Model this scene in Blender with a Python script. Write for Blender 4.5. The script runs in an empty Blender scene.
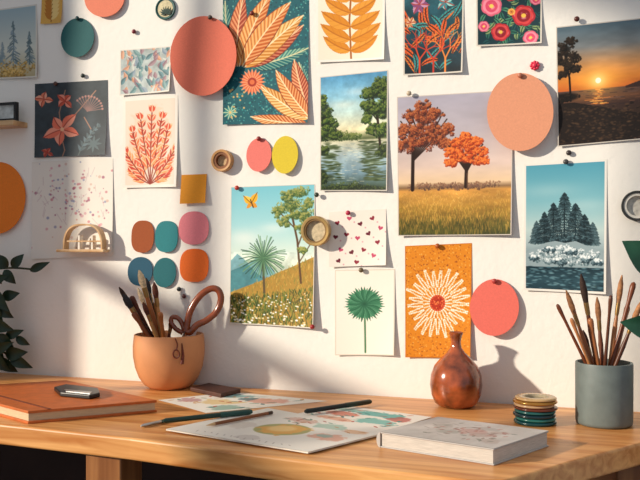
import bpy, bmesh, math, random
import numpy as np
from mathutils import Vector, Matrix
random.seed(4)
F=850.0; YAW=math.radians(19.0)
CAM=np.array([0.548,-1.591,1.05]); DZ=0.75
FW=np.array([-math.sin(YAW),math.cos(YAW),0.]); RT=np.array([math.cos(YAW),math.sin(YAW),0.]); UP=np.array([0,0,1.])
sc=bpy.context.scene
sc.view_settings.view_transform='Standard'
def ray(px,py): return FW+RT*((px-320)/F)+UP*((240-py)/F)
def onwall(px,py,gap=0.):
    r=ray(px,py); t=(-gap-CAM[1])/r[1]; return CAM+r*t
def onz(px,py,z=DZ):
    r=ray(px,py); t=(z-CAM[2])/r[2]; return CAM+r*t
def depth(p): return float(np.dot(np.array(p)-CAM,FW))
def atd(px,py,d): return CAM+ray(px,py)*d
def lin(c):
    if isinstance(c,str):
        c=c.lstrip('#'); c=[int(c[i:i+2],16)/255 for i in (0,2,4)]
    c=np.array(c,float)[:3]
    return np.where(c<=0.04045,c/12.92,((c+0.055)/1.055)**2.4)
def srgb(c):
    c=c.lstrip('#'); return np.array([int(c[i:i+2],16)/255 for i in (0,2,4)])
# ---------------- materials
MC={}
def mat(name,col,rough=0.6,metal=0.,var=0.12,scale=40.,bump=0.,stretch=None,coord='Object',spec=0.4):
    if name in MC: return MC[name]
    m=bpy.data.materials.new(name); m.use_nodes=True; nt=m.node_tree; b=nt.nodes['Principled BSDF']
    b.inputs['Roughness'].default_value=rough; b.inputs['Metallic'].default_value=metal
    b.inputs['Specular IOR Level'].default_value=spec
    tc=nt.nodes.new('ShaderNodeTexCoord'); mp=nt.nodes.new('ShaderNodeMapping')
    nt.links.new(tc.outputs[coord],mp.inputs[0])
    if stretch: mp.inputs['Scale'].default_value=stretch
    n=nt.nodes.new('ShaderNodeTexNoise'); n.inputs['Scale'].default_value=scale; n.inputs['Detail'].default_value=5
    nt.links.new(mp.outputs[0],n.inputs['Vector'])
    r=nt.nodes.new('ShaderNodeValToRGB'); c=lin(col)
    c1=np.clip(c*(1-var*1.6),0,1); c2=np.clip(c*(1+var),0,1)
    r.color_ramp.elements[0].position=.3; r.color_ramp.elements[1].position=.7
    r.color_ramp.elements[0].color=(*c1,1); r.color_ramp.elements[1].color=(*c2,1)
    nt.links.new(n.outputs['Fac'],r.inputs['Fac']); nt.links.new(r.outputs['Color'],b.inputs['Base Color'])
    if bump>0:
        bp=nt.nodes.new('ShaderNodeBump'); bp.inputs['Strength'].default_value=bump; bp.inputs['Distance'].default_value=.002
        nt.links.new(n.outputs['Fac'],bp.inputs['Height']); nt.links.new(bp.outputs[0],b.inputs['Normal'])
    MC[name]=m; return m
def card(col): return mat('paper_'+col.strip('#'),col,.75,var=.04,scale=300,bump=.1)
mprint=bpy.data.materials.new('printed_paper'); mprint.use_nodes=True
_nt=mprint.node_tree; _a=_nt.nodes.new('ShaderNodeAttribute'); _a.attribute_name='Col'
_nt.links.new(_a.outputs['Color'],_nt.nodes['Principled BSDF'].inputs['Base Color'])
_nt.nodes['Principled BSDF'].inputs['Roughness'].default_value=.55
_nt.nodes['Principled BSDF'].inputs['Specular IOR Level'].default_value=.25
# ---------------- objects
WL={}
def meta(o,label,cat,group=None,kind=None):
    if label: o['label']=label
    if cat: o['category']=cat
    if group: o['group']=group
    if kind: o['kind']=kind
def link(o,loc,parent):
    sc.collection.objects.link(o); WL[o]=np.array(loc,float)
    if parent is not None:
        o.parent=parent; o.location=WL[o]-WL[parent]
    else: o.location=loc
def mk(name,V,Fs,m,parent=None,loc=None,smooth=False,label=None,cat=None,group=None,kind=None,bevel=0,recalc=True,ang=40):
    V=np.array(V,float)
    if loc is None: loc=np.array([(V[:,0].min()+V[:,0].max())/2,(V[:,1].min()+V[:,1].max())/2,V[:,2].min()])
    me=bpy.data.meshes.new(name); me.from_pydata((V-loc).tolist(),[],[tuple(f) for f in Fs]); me.update()
    if recalc:
        bm=bmesh.new(); bm.from_mesh(me); bmesh.ops.recalc_face_normals(bm,faces=bm.faces); bm.to_mesh(me); bm.free()
    me.materials.append(m)
    if smooth:
        me.shade_smooth(); me.set_sharp_from_angle(angle=math.radians(ang))
    o=bpy.data.objects.new(name,me); link(o,loc,parent); meta(o,label,cat,group,kind)
    if bevel:
        b=o.modifiers.new('bevel','BEVEL'); b.width=bevel; b.segments=3; b.limit_method='ANGLE'
    return o
def mkE(name,loc,label,cat,group=None):
    o=bpy.data.objects.new(name,None); o.empty_display_size=.02; link(o,np.array(loc,float),None); meta(o,label,cat,group); return o
def prism(P,vec):
    P=[np.array(p,float) for p in P]; n=len(P); V=P+[p+np.array(vec) for p in P]
    return V,[list(range(n)),list(range(n,2*n))[::-1]]+[[i,(i+1)%n,n+(i+1)%n,n+i] for i in range(n)]
def box(x0,x1,y0,y1,z0,z1): return prism([(x0,y0,z0),(x1,y0,z0),(x1,y1,z0),(x0,y1,z0)],(0,0,z1-z0))
def join(*parts):
    V=[];Fs=[]
    for v,f in parts:
        o=len(V); V+=list(v); Fs+=[[i+o for i in q] for q in f]
    return V,Fs
def basis(ax):
    ax=np.array(ax,float); ax/=np.linalg.norm(ax)
    h=np.array([0,0,1.]) if abs(ax[2])<.9 else np.array([1.,0,0])
    u=np.cross(h,ax); u/=np.linalg.norm(u); return ax,u,np.cross(ax,u)
def lathe(prof,c,ax=(0,0,1),n=36,close=False,sx=1,sy=1):
    ax,u,v=basis(ax); c=np.array(c,float); V=[];Fs=[]
    for r,h in prof:
        for i in range(n):
            a=2*math.pi*i/n; V.append(c+ax*h+u*r*math.cos(a)*sx+v*r*math.sin(a)*sy)
    m=len(prof)
    for j in range(m-1):
        for i in range(n): Fs.append([j*n+i,j*n+(i+1)%n,(j+1)*n+(i+1)%n,(j+1)*n+i])
    if close:
        for i in range(n): Fs.append([(m-1)*n+i,(m-1)*n+(i+1)%n,(i+1)%n,i])
    else:
        Fs.append([i for i in range(n)]); Fs.append([(m-1)*n+i for i in range(n)])
    return V,Fs
def tube(pts,rad,n=10,flat=1.,closed=False):
    pts=[np.array(p,float) for p in pts]; m=len(pts)
    if not hasattr(rad,'__len__'): rad=[rad]*m
    V=[];Fs=[];u=None
    for k in range(m):
        t=pts[(k+1)%m if closed else min(k+1,m-1)]-pts[(k-1)%m if closed else max(k-1,0)]; t/=np.linalg.norm(t)
        if u is None: _,u,_=basis(t)
        u=u-t*np.dot(u,t); u/=np.linalg.norm(u); v=np.cross(t,u)
        for i in range(n):
            a=2*math.pi*i/n; V.append(pts[k]+u*rad[k]*math.cos(a)+v*rad[k]*math.sin(a)*flat)
    for k in range(m if closed else m-1):
        k2=(k+1)%m
        for i in range(n): Fs.append([k*n+i,k*n+(i+1)%n,k2*n+(i+1)%n,k2*n+i])
    if not closed: Fs+= [list(range(n)),[(m-1)*n+i for i in range(n)]]
    return V,Fs
def spline(pts,n=8):
    pts=[np.array(p,float) for p in pts]; P=[pts[0]]+pts+[pts[-1]]; out=[]
    for i in range(1,len(P)-2):
        for k in range(n):
            t=k/n; a,b,c,d=P[i-1],P[i],P[i+1],P[i+2]
            out.append(.5*((2*b)+(-a+c)*t+(2*a-5*b+4*c-d)*t*t+(-a+3*b-3*c+d)*t**3))
    out.append(pts[-1]); return out
# ---------------- painter
class Art:
    def __init__(s,x0,y0,x1,y1,bg='#ffffff',res=2.0,seed=1):
        s.nx=int(abs(x1-x0)*res)+1; s.ny=int(abs(y1-y0)*res)+1; s.r=res; s.x0,s.y0,s.x1,s.y1=x0,y0,x1,y1
        s.X,s.Y=np.meshgrid(np.linspace(x0,x1,s.nx),np.linspace(y0,y1,s.ny)); s.C=np.ones((s.ny,s.nx,3))*srgb(bg); s.g=np.random.RandomState(seed)
    def bb(s,xa,ya,xb,yb):
        dx=(s.x1-s.x0)/(s.nx-1); dy=(s.y1-s.y0)/(s.ny-1)
        i0=max(0,int((xa-s.x0)/dx)-1); i1=min(s.nx,int((xb-s.x0)/dx)+3); j0=max(0,int((ya-s.y0)/dy)-1); j1=min(s.ny,int((yb-s.y0)/dy)+3)
        return (slice(j0,max(j1,j0)),slice(i0,max(i1,i0)))
    def bl(s,sl,m,c):
        if m.size: s.C[sl]=s.C[sl]*(1-m[...,None])+(srgb(c) if isinstance(c,str) else c)*m[...,None]
    def ell(s,cx,cy,rx,ry,c,rot=0,a=1.,soft=1.):
        R=max(rx,ry)+1; sl=s.bb(cx-R,cy-R,cx+R,cy+R); x=s.X[sl]-cx; y=s.Y[sl]-cy; co,si=math.cos(rot),math.sin(rot)
        d=np.sqrt(((x*co+y*si)/rx)**2+((-x*si+y*co)/ry)**2); s.bl(sl,np.clip((1-d)*min(rx,ry)*1.6/soft+.5,0,1)*a*(d<1.6),c)
    def glow(s,cx,cy,rx,ry,c,a=.8):
        d=((s.X-cx)/rx)**2+((s.Y-cy)/ry)**2; s.bl((slice(None),slice(None)),np.exp(-d)*a,c)
    def poly(s,pts,c,a=1.):
        P=np.array(pts,float); sl=s.bb(P[:,0].min(),P[:,1].min(),P[:,0].max(),P[:,1].max()); x=s.X[sl]; y=s.Y[sl]; m=np.zeros(x.shape,bool); n=len(P)
        for i in range(n):
            xa,ya=P[i]; xb,yb=P[(i+1)%n]
            if ya==yb: continue
            cnd=((ya>y)!=(yb>y))&(x<(xb-xa)*(y-ya)/(yb-ya)+xa); m^=cnd
        s.bl(sl,m.astype(float)*a,c)
    def line(s,pts,w,c,a=1.):
        for (xa,ya),(xb,yb) in zip(pts[:-1],pts[1:]):
            sl=s.bb(min(xa,xb)-w-1,min(ya,yb)-w-1,max(xa,xb)+w+1,max(ya,yb)+w+1); x=s.X[sl]-xa; y=s.Y[sl]-ya; dx,dy=xb-xa,yb-ya; L=dx*dx+dy*dy+1e-9
            t=np.clip((x*dx+y*dy)/L,0,1); d=np.hypot(x-t*dx,y-t*dy); s.bl(sl,np.clip((w/2-d)*1.6+.5,0,1)*a,c)
    def leaf(s,xa,ya,xb,yb,w,c,vein=None,bend=0.,pw=.8,c2=None,al=1.):
        L=math.hypot(xb-xa,yb-ya); ux,uy=(xb-xa)/L,(yb-ya)/L; nx,ny=-uy,ux; A=[];B=[];M=[]
        for k in range(15):
            t=k/14; o=bend*math.sin(math.pi*t); h=w*.5*math.sin(math.pi*t**pw); x=xa+ux*L*t+nx*o; y=ya+uy*L*t+ny*o
            A.append((x+nx*h,y+ny*h)); B.append((x-nx*h,y-ny*h)); M.append((x,y))
        s.poly(A+B[::-1],c,al)
        if c2: s.poly(A+M[::-1],c2)
        if vein: s.line(M,.7,vein)
    def grad(s,st,x0=None,y0=None,x1=None,y1=None):
        ys=[a for a,_ in st]; cs=np.array([srgb(b) for _,b in st]); g=np.stack([np.interp(s.Y,ys,cs[:,i]) for i in range(3)],-1)
        m=np.ones(s.X.shape)
        if y0 is not None: m*=(s.Y>=y0)
        if y1 is not None: m*=(s.Y<=y1)
        if x0 is not None: m*=(s.X>=x0)*(s.X<=x1)
        s.C=s.C*(1-m[...,None])+g*m[...,None]
    def sc(s,n,xr,yr,sr,cols,el=1.,a=.9,rot=None):
        for _ in range(n):
            r=s.g.uniform(*sr); s.ell(s.g.uniform(*xr),s.g.uniform(*yr),r*el,r,cols[s.g.randint(len(cols))],s.g.uniform(0,3.14) if rot is None else rot,a)
    def crown(s,cx,cy,rx,ry,dark,mid,lite,n=26,m=26,sr=(.6,1.3),cr=.28,fill=.8):
        """clustered foliage: every cluster dark below, light on its upper left side"""
        if fill: s.ell(cx,cy,rx*fill,ry*fill,dark,0,.85,3)
        cl=[]
        for _ in range(n):
            t=s.g.uniform(0,6.283); q=s.g.uniform(0,1)**.6*.82; cl.append((cx+rx*q*math.cos(t),cy+ry*q*math.sin(t)))
        cl.sort(key=lambda p:p[1])
        for x,y in cl:
            k=cr*s.g.uniform(.75,1.25)
            P=[]
            for _ in range(m):
                t=s.g.uniform(0,6.283); q=math.sqrt(s.g.uniform(0,1)); P.append((q*math.cos(t),q*math.sin(t)))
            P.sort(key=lambda p:-(p[1]+p[0]*.5))
            for a_,b_ in P:
                l=-(b_+.5*a_)+s.g.uniform(-.5,.5)-.2*(y-cy)/ry; c=dark if l<-.25 else (mid if l<.45 else lite); r=s.g.uniform(*sr)
                s.ell(x+a_*rx*k,y+b_*rx*k*.8,r,r*.8,c,s.g.uniform(0,3),.85)
    def fbm(s,cell,oc=4,ex=1.):
        out=np.zeros(s.X.shape); am=1.; tot=0
        for o in range(oc):
            c=cell/(2**o); gx=int((abs(s.x1-s.x0))/(c*ex))+3; gy=int(abs(s.y1-s.y0)/c)+3; G=s.g.uniform(-1,1,(gy,gx))
            u=(s.X-s.x0)/(c*ex); v=(s.Y-s.y0)/c; i=np.clip(u.astype(int),0,gx-2); j=np.clip(v.astype(int),0,gy-2); fu=u-i; fv=v-j; fu=fu*fu*(3-2*fu); fv=fv*fv*(3-2*fv)
            out+=am*(G[j,i]*(1-fu)*(1-fv)+G[j,i+1]*fu*(1-fv)+G[j+1,i]*(1-fu)*fv+G[j+1,i+1]*fu*fv); tot+=am; am*=.65
        return out/tot
    def mod(s,cell,amp,y0=-99,y1=999,ex=1.):
        m=((s.Y>=y0)&(s.Y<=y1)).astype(float); s.C=np.clip(s.C*(1+amp*2*(s.fbm(cell,4,ex)*m)[...,None]),0,1)
    def wash(s,cx,cy,rx,ry,c,a=.6,cell=8):
        d=np.sqrt(((s.X-cx)/rx)**2+((s.Y-cy)/ry)**2)+.55*s.fbm(cell,3); m=np.clip((1-d)*5,0,1); e=np.exp(-((d-.93)/.07)**2)*.25; s.bl((slice(None),slice(None)),np.clip(m*a+e*a,0,1),c)
    def border(s,w,c):
        m=(s.X<s.x0+w)|(s.X>s.x1-w)|(s.Y<s.y0+w)|(s.Y>s.y1-w); s.C[m]=srgb(c)
def sheet(name,art,Q,label,cat,off=None,group=None,nrm=(0,-1,0),recalc=False):
    nx,ny=art.nx,art.ny; u,v=np.meshgrid(np.linspace(0,1,nx),np.linspace(0,1,ny)); TL,TR,BR,BL=[np.array(q) for q in Q]
    P=TL*((1-u)*(1-v))[...,None]+TR*(u*(1-v))[...,None]+BR*(u*v)[...,None]+BL*((1-u)*v)[...,None]
    o=np.full(u.shape,.001) if off is None else off(u,v)
    P=(P+o[...,None]*np.array(nrm)).reshape(-1,3)
    idx=np.arange(nx*ny).reshape(ny,nx); Fc=np.stack([idx[:-1,:-1],idx[1:,:-1],idx[1:,1:],idx[:-1,1:]],-1).reshape(-1,4)
    ob=mk(name,P,Fc.tolist(),mprint,None,None,False,label,cat,group,recalc=False)
    a=ob.data.color_attributes.new('Col','FLOAT_COLOR','POINT')
    c=np.clip(art.C,0,1).reshape(-1,3); c=np.where(c<=.04045,c/12.92,((c+.055)/1.055)**2.4)
    a.data.foreach_set('color',np.concatenate([c,np.ones((len(c),1))],1).ravel().astype(np.float32))
    ob.data.shade_smooth(); return ob
def poster(name,art,q,label,cat='art print',base=.0004,curl=.007,group='prints pinned on the wall'):
    Q=[onwall(*p) for p in q]
    return sheet(name,art,Q,label,cat,lambda u,v: base+curl*(.5*(2*u-1)**2*v+.7*v**3*(.4+.6*u)),group)
def rectq(x0,y0,x1,y1,t=0): return [(x0,y0+t),(x1,y0-t),(x1,y1-t),(x0,y1+t)]

# ================= ROOM
def wallmat(name,col):
    m=mat(name,col,.85,var=.02,scale=7,spec=.2); nt=m.node_tree; b=nt.nodes['Principled BSDF']
    n=nt.nodes.new('ShaderNodeTexNoise'); n.inputs['Scale'].default_value=90; n.inputs['Detail'].default_value=6
    tc=nt.nodes.new('ShaderNodeTexCoord'); nt.links.new(tc.outputs['Object'],n.inputs['Vector'])
    bp=nt.nodes.new('ShaderNodeBump'); bp.inputs['Strength'].default_value=.25; bp.inputs['Distance'].default_value=.003
    nt.links.new(n.outputs['Fac'],bp.inputs['Height']); nt.links.new(bp.outputs[0],b.inputs['Normal']); return m
mw=wallmat('plaster_wall','#f1ede6')
mk('wall_back',*box(-1.4,1.9,0,.1,0,2.6),mw,kind='structure')
wy0,wy1,wz0,wz1=-2.3,-.62,.86,2.35
mk('wall_left',*join(box(-1.5,-1.4,wy1,.1,0,2.6),box(-1.5,-1.4,-3.2,wy0,0,2.6),box(-1.5,-1.4,wy0,wy1,0,wz0),box(-1.5,-1.4,wy0,wy1,wz1,2.6)),mw,kind='structure')
mfloor=mat('dark_floor_boards','#3a2418',.5,var=.3,scale=6,stretch=(1,9,1))
mk('floor',*box(-1.5,1.9,-3.2,.1,-.05,0),mfloor,kind='structure')
mwhite=mat('window_paint','#e8e4dc',.5,var=.02)
mk('baseboard_back',*box(-1.4,1.9,-.015,0,0,.09),mwhite,kind='structure')
wm=[box(-1.49,-1.43,wy0,wy0+.05,wz0,wz1),box(-1.49,-1.43,wy1-.05,wy1,wz0,wz1),box(-1.49,-1.43,wy0+.05,wy1-.05,wz0,wz0+.05),box(-1.49,-1.43,wy0+.05,wy1-.05,wz1-.05,wz1),
    box(-1.475,-1.445,-.94,-.91,wz0,wz1),box(-1.475,-1.445,-1.62,-1.59,wz0,wz1),box(-1.473,-1.447,wy0+.05,wy1-.05,1.35,1.40)]  # unseen window; mullions and crossbar placed to cast shade bands on the wall
mk('window_1',*join(*wm),mwhite,kind='structure')

# ================= DESK
def oak(name,a,b,stretch):
    m=bpy.data.materials.new(name); m.use_nodes=True; nt=m.node_tree; bs=nt.nodes['Principled BSDF']; bs.inputs['Roughness'].default_value=.36
    tc=nt.nodes.new('ShaderNodeTexCoord'); mp=nt.nodes.new('ShaderNodeMapping'); mp.inputs['Scale'].default_value=stretch
    nt.links.new(tc.outputs['Object'],mp.inputs[0]); n=nt.nodes.new('ShaderNodeTexNoise'); n.inputs['Scale'].default_value=4; n.inputs['Detail'].default_value=8; n.inputs['Distortion'].default_value=.6
    nt.links.new(mp.outputs[0],n.inputs['Vector']); r=nt.nodes.new('ShaderNodeValToRGB'); r.color_ramp.elements[0].position=.35; r.color_ramp.elements[1].position=.68
    r.color_ramp.elements[0].color=(*lin(a),1); r.color_ramp.elements[1].color=(*lin(b),1); nt.links.new(n.outputs['Fac'],r.inputs['Fac']); nt.links.new(r.outputs['Color'],bs.inputs['Base Color'])
    bp=nt.nodes.new('ShaderNodeBump'); bp.inputs['Strength'].default_value=.15; bp.inputs['Distance'].default_value=.001; nt.links.new(n.outputs['Fac'],bp.inputs['Height']); nt.links.new(bp.outputs[0],bs.inputs['Normal']); return m
moak=oak('honey_oak','#bf783a','#e8ac6a',(1,14,14)); moakv=oak('honey_oak_leg','#84502a','#ac7444',(14,14,1))
TH=.034
desk=mkE('desk',(0,-.3,0),'honey oak desk with clipped corner against the wall','desk')
fr=[onz(x,y)[:2] for x,y in [(0,424),(130,438),(300,460),(400,472),(478,481),(505,480),(535,472),(590,456),(660,438)]]
fl=fr[0]+(fr[0]-fr[1])/np.linalg.norm(fr[0]-fr[1])*.25
pl=[(-1.2,-.004),(-1.2,fl[1])]+[tuple(fl)]+[tuple(p) for p in fr]+[(.95,fr[-1][1]+.05),(.95,-.004)]
mk('tabletop',*prism([(p[0],p[1],DZ-TH) for p in pl],(0,0,TH)),moak,desk,bevel=.004)
zl=DZ-TH
def leg(cx,cy,w=.032):
    mk('leg',*prism([(cx-w,cy-w,0),(cx+w,cy-w,0),(cx+w,cy+w,0),(cx-w,cy+w,0)],(0,0,zl)),moakv,desk,bevel=.003)
p=onz(100,456,zl); leg(p[0],p[1]+.04)
p=onz(625,462,zl); leg(p[0]+.02,p[1]+.03)
leg(-1.1,-.08); leg(.85,-.08)
mdark=mat('under_shade_brown','#38211a',.6,var=.2,scale=8)
mk('under_shade_panel',*box(-1.13,.88,-.042,-.022,.12,zl),mdark,desk)  # dark sheet added in place of the shade beneath the desk
mk('apron',*box(-1.1,.84,-.2,-.18,zl-.07,zl),moak,desk)

# ================= POSTERS
def A(q,bg,**k):
    k.setdefault('res',2.5)
    return Art((q[0][0]+q[3][0])/2,(q[0][1]+q[1][1])/2,(q[1][0]+q[2][0])/2,(q[2][1]+q[3][1])/2,bg,**k)
def flower(a,cx,cy,r,n,c,c2,w,ph=0,cen='#f2c069'):
    for k in range(n):
        t=ph+2*math.pi*k/n; a.leaf(cx,cy,cx+r*math.cos(t),cy+r*math.sin(t),w,c,c2,pw=1.25)
    a.ell(cx,cy,r*.15,r*.15,cen)
def frond(a,x,y,ang,L,n,ll,lw,cols,vein=None,bend=.3,stem='#a8452a'):
    pts=[]; t=ang
    for k in range(n+1):
        pts.append((x,y)); x+=L/n*math.cos(t); y+=L/n*math.sin(t); t+=bend/n
    a.line(pts,1.1,stem)
    for k in range(1,n+1):
        px,py=pts[k]; th=math.atan2(pts[k][1]-pts[k-1][1],pts[k][0]-pts[k-1][0]); l=ll*(1-.55*k/n)
        for sgn in (-1,1):
            t2=th+sgn*.75; a.leaf(px,py,px+l*math.cos(t2),py+l*math.sin(t2),lw,cols[(k+(sgn>0))%len(cols)],vein,bend=-sgn*l*.08)
    a.leaf(px,py,px+ll*.5*math.cos(th),py+ll*.5*math.sin(th),lw,cols[0],vein)
def plume(a,x,y,ang,L,curv,w,base,cols,rib,n=26,fwd=.62):
    pts=[]; t=ang; ths=[]
    for k in range(n+1):
        pts.append((x,y)); ths.append(t); x+=L/n*math.cos(t); y+=L/n*math.sin(t); t+=curv/n
    Lf=[];Rt=[]
    for k in range(n+1):
        h=w*.5*math.sin(math.pi*min(1,(k/n)**.85))**.8; nx,ny=-math.sin(ths[k]),math.cos(ths[k]); Lf.append((pts[k][0]+nx*h*.8,pts[k][1]+ny*h*.8)); Rt.append((pts[k][0]-nx*h*.8,pts[k][1]-ny*h*.8))
    a.poly(Lf+Rt[::-1],base)
    for k in range(n):
        h=w*.62*math.sin(math.pi*min(1,((k+.5)/n)**.85))**.7
        for sg in (-1,1):
            t1=ths[k]+sg*(fwd+.25); t2=ths[k]+sg*fwd*.55; m=(pts[k][0]+h*.6*math.cos(t1),pts[k][1]+h*.6*math.sin(t1)); e=(m[0]+h*.65*math.cos(t2),m[1]+h*.65*math.sin(t2))
            c=cols[(k+(1 if sg>0 else 0))%len(cols)]; a.line([pts[k],m,e],.95,c)
    a.line(pts,1.0,rib)
def broad(a,x,y,ang,L,curv,w,dark,mid,lite,rib,n=30,step=1,va=.75,rim=1.12):
    """broad curved leaf: smooth outline, two toned halves, fine curved veins inside, darker rim"""
    pts=[];t=ang;ths=[]
    for k in range(n+1):
        pts.append((x,y)); ths.append(t); x+=L/n*math.cos(t); y+=L/n*math.sin(t); t+=curv/n
    def edge(sc_,sg): return [(pts[k][0]-sg*math.sin(ths[k])*w*.5*sc_*math.sin(math.pi*(k/n)**.8)**.75,pts[k][1]+sg*math.cos(ths[k])*w*.5*sc_*math.sin(math.pi*(k/n)**.8)**.75) if 0<k<n else pts[k] for k in range(n+1)]
    o1,o2=edge(rim,1),edge(rim,-1); a.poly(o1+o2[::-1],dark)
    e1,e2=edge(1,1),edge(1,-1); a.poly(e1+pts[::-1],mid); a.poly(e2+pts[::-1],lite)
    for k in range(1,n-2,step):
        for sg,E in ((1,e1),(-1,e2)):
            j=min(n,k+4); ex,ey=E[j]; a.line([pts[k],(ex,ey)],.6,dark if (k//step)%2 else rib,va)
    a.line(pts,1.1,rib)
# hazy trees
q=[(-22,12),(37,4),(39,78),(-22,80)]; a=A(q,'#9fb4bb',seed=2); a.grad([(5,'#8fa9b5'),(50,'#cdd0c4'),(80,'#b0a078')])
def fir(a,x,yt,yb,w,c,c2):
    a.line([(x,yt-2),(x,yb)],1.,c)
    for k in range(16):
        y=yt+(yb-yt)*k/16; h=w*(.1+.9*k/16)
        for _ in range(5):
            dx=a.g.uniform(-h,h); a.line([(x+dx*.2,y-1),(x+dx,y+abs(dx)*.35+a.g.uniform(-1,1.5))],1.1,c if a.g.rand()<.6 else c2,.85)
fir(a,14,24,66,10,'#5f737a','#8295a0'); fir(a,30,36,66,8,'#566a70','#7c9098'); fir(a,-5,30,66,10,'#5f737a','#8295a0'); fir(a,3,44,66,6,'#7c8f96','#95a5aa')
a.crown(10,70,32,10,'#8a6a34','#b8924a','#dcb86e',30,16,(.5,1.2),.15,0); a.border(1.3,'#d9d3c8')
poster('landscape_print',a,q,'hazy blue landscape print with golden bushes')
q=rectq(42,-6,63,24,.5); a=A(q,'#d8a550',seed=3); a.line([(52,22),(53,-4)],1,'#8a5a22')
for k in range(6):
    a.leaf(52,20-k*4,45,12-k*4,4,'#b5722a'); a.leaf(52,20-k*4,60,12-k*4,4,'#e9c880')
poster('botanical_card',a,q,'small golden botanical card','art card')
# dark floral
q=[(35,84),(108,80),(107,155),(36,158)]; a=A(q,'#3b444a',seed=5); a.mod(14,.12)
for pts in [[(62,130),(60,112),(66,90)],[(62,130),(82,108),(96,92)],[(62,135),(66,150),(64,156)],[(85,118),(92,130)]]: a.line(pts,1,'#b08068')
def lily(a,cx,cy,r,n,c,c2,w,ph):
    for k in range(n):
        t=ph+2*math.pi*k/n+.12*math.sin(k*2.1); rr=r*(1+.15*math.sin(k*3.7)); a.leaf(cx,cy,cx+rr*math.cos(t),cy+rr*math.sin(t),w,c,'#a83c30',bend=1.5*math.sin(k*1.3),pw=.95,c2=c2)
lily(a,63,129,18,5,'#e5745a','#f09a80',10,.35); lily(a,66,101,9,4,'#c8563f','#e8907a',6,.8); lily(a,45,98,9,4,'#d87a5c','#eaa48a',6,.2); lily(a,49,152,6,4,'#a8483c','#c86a58',4,.5); a.ell(63,129,2,2,'#f0b890')
for k in range(12): a.line([(88,112),(88+15*math.cos(-2.3+k*.2),112+15*math.sin(-2.3+k*.2))],.8,'#94706a'); a.ell(88+15*math.cos(-2.3+k*.2),112+15*math.sin(-2.3+k*.2),1.1,1.1,'#b8847a')
for k in range(8): a.leaf(95,145,95+9*math.cos(k*.8),145+9*math.sin(k*.8),2.5,'#54656a')
frond(a,80,156,-1.2,34,7,8,2.6,['#54646a','#657880'],None,.5,'#65706f')
poster('floral_print',a,q,'charcoal print with coral flowers')
# mauve and teal foliage
q=[(120,50),(171,46),(171,92),(121,96)]; a=A(q,'#aeb8b6',seed=6); a.mod(9,.12)
for k in range(110):
    x=a.g.uniform(118,172); y=48+(k/110)*50; t=a.g.uniform(-2.5,-.6); l=a.g.uniform(7,13); c,c2=[('#5f8588','#83a4a4'),('#8a6a74','#a88a92'),('#c88a6c','#dca98c'),('#496c74','#6a9098'),('#b8c0b8','#d0d4cc'),('#7a8ea0','#98a8b4')][a.g.randint(6)]
    a.leaf(x,y,x+l*math.cos(t),y+l*math.sin(t),4.2,c,None,a.g.uniform(-1.5,1.5),c2=c2,al=.9)
a.border(1.2,'#e2ddd3'); poster('foliage_print',a,q,'muted mauve and teal foliage print')
# coral leaf spray
q=[(123,99),(178,95),(178,187),(124,188)]; a=A(q,'#ecdccb',seed=7)
a.wash(151,140,20,32,'#f0b890',.35)
rc=['#d6492d','#ea7a45','#f0a367','#c23a28','#e86a4a']
def spray(ang,L,cv,l0,w0,n):
    x,y,t=151,184,ang; P=[(x,y)]
    for k in range(n):
        x+=L/n*math.cos(t); y+=L/n*math.sin(t); t+=cv/n; P.append((x,y))
        if k>0:
            for sg in (-1,1):
                l=l0*(1-.4*k/n)*a.g.uniform(.85,1.15); tt=t+sg*a.g.uniform(.45,.7); c=rc[a.g.randint(5)]; a.leaf(x,y,x+l*math.cos(tt),y+l*math.sin(tt),w0,c,'#f8d4b0',sg*-.8,c2=rc[a.g.randint(5)],al=.9)
    a.line(P,1,'#8e2a1c'); a.leaf(x,y,x+l0*.7*math.cos(t),y+l0*.7*math.sin(t),w0,rc[0],'#f8d4b0')
for ang,L,cv in [(-2.75,22,.5),(-.4,22,-.5),(-2.35,40,.3),(-.8,40,-.3),(-2.0,56,.25),(-1.15,56,-.25),(-1.72,66,.0),(-1.4,66,.0),(-1.57,72,.05)]: spray(ang,L,cv,11,5,8)
a.border(2.6,'#f2ebe0'); poster('botanical_print',a,q,'white print with dense red and orange leaf spray')
q=[(32,162),(113,158),(114,256),(33,259)]; a=A(q,'#e9e2d8',seed=8)
for k in range(150):
    x=a.g.normal(76,19); y=a.g.normal(198,20); r=a.g.uniform(.4,1.5); a.ell(x,y,r,r,['#c77d86','#a05a72','#d8a0a8','#8a8fae','#d3b0a0'][k%5],0,.75)
for k in range(30):
    x=a.g.uniform(40,108); y=a.g.uniform(168,225); a.line([(x,y),(x+a.g.uniform(-6,6),y+a.g.uniform(3,10))],.6,'#c9b4b4',.7)
poster('splatter_drawing',a,q,'white sheet with faint pink ink spatter','drawing')
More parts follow.
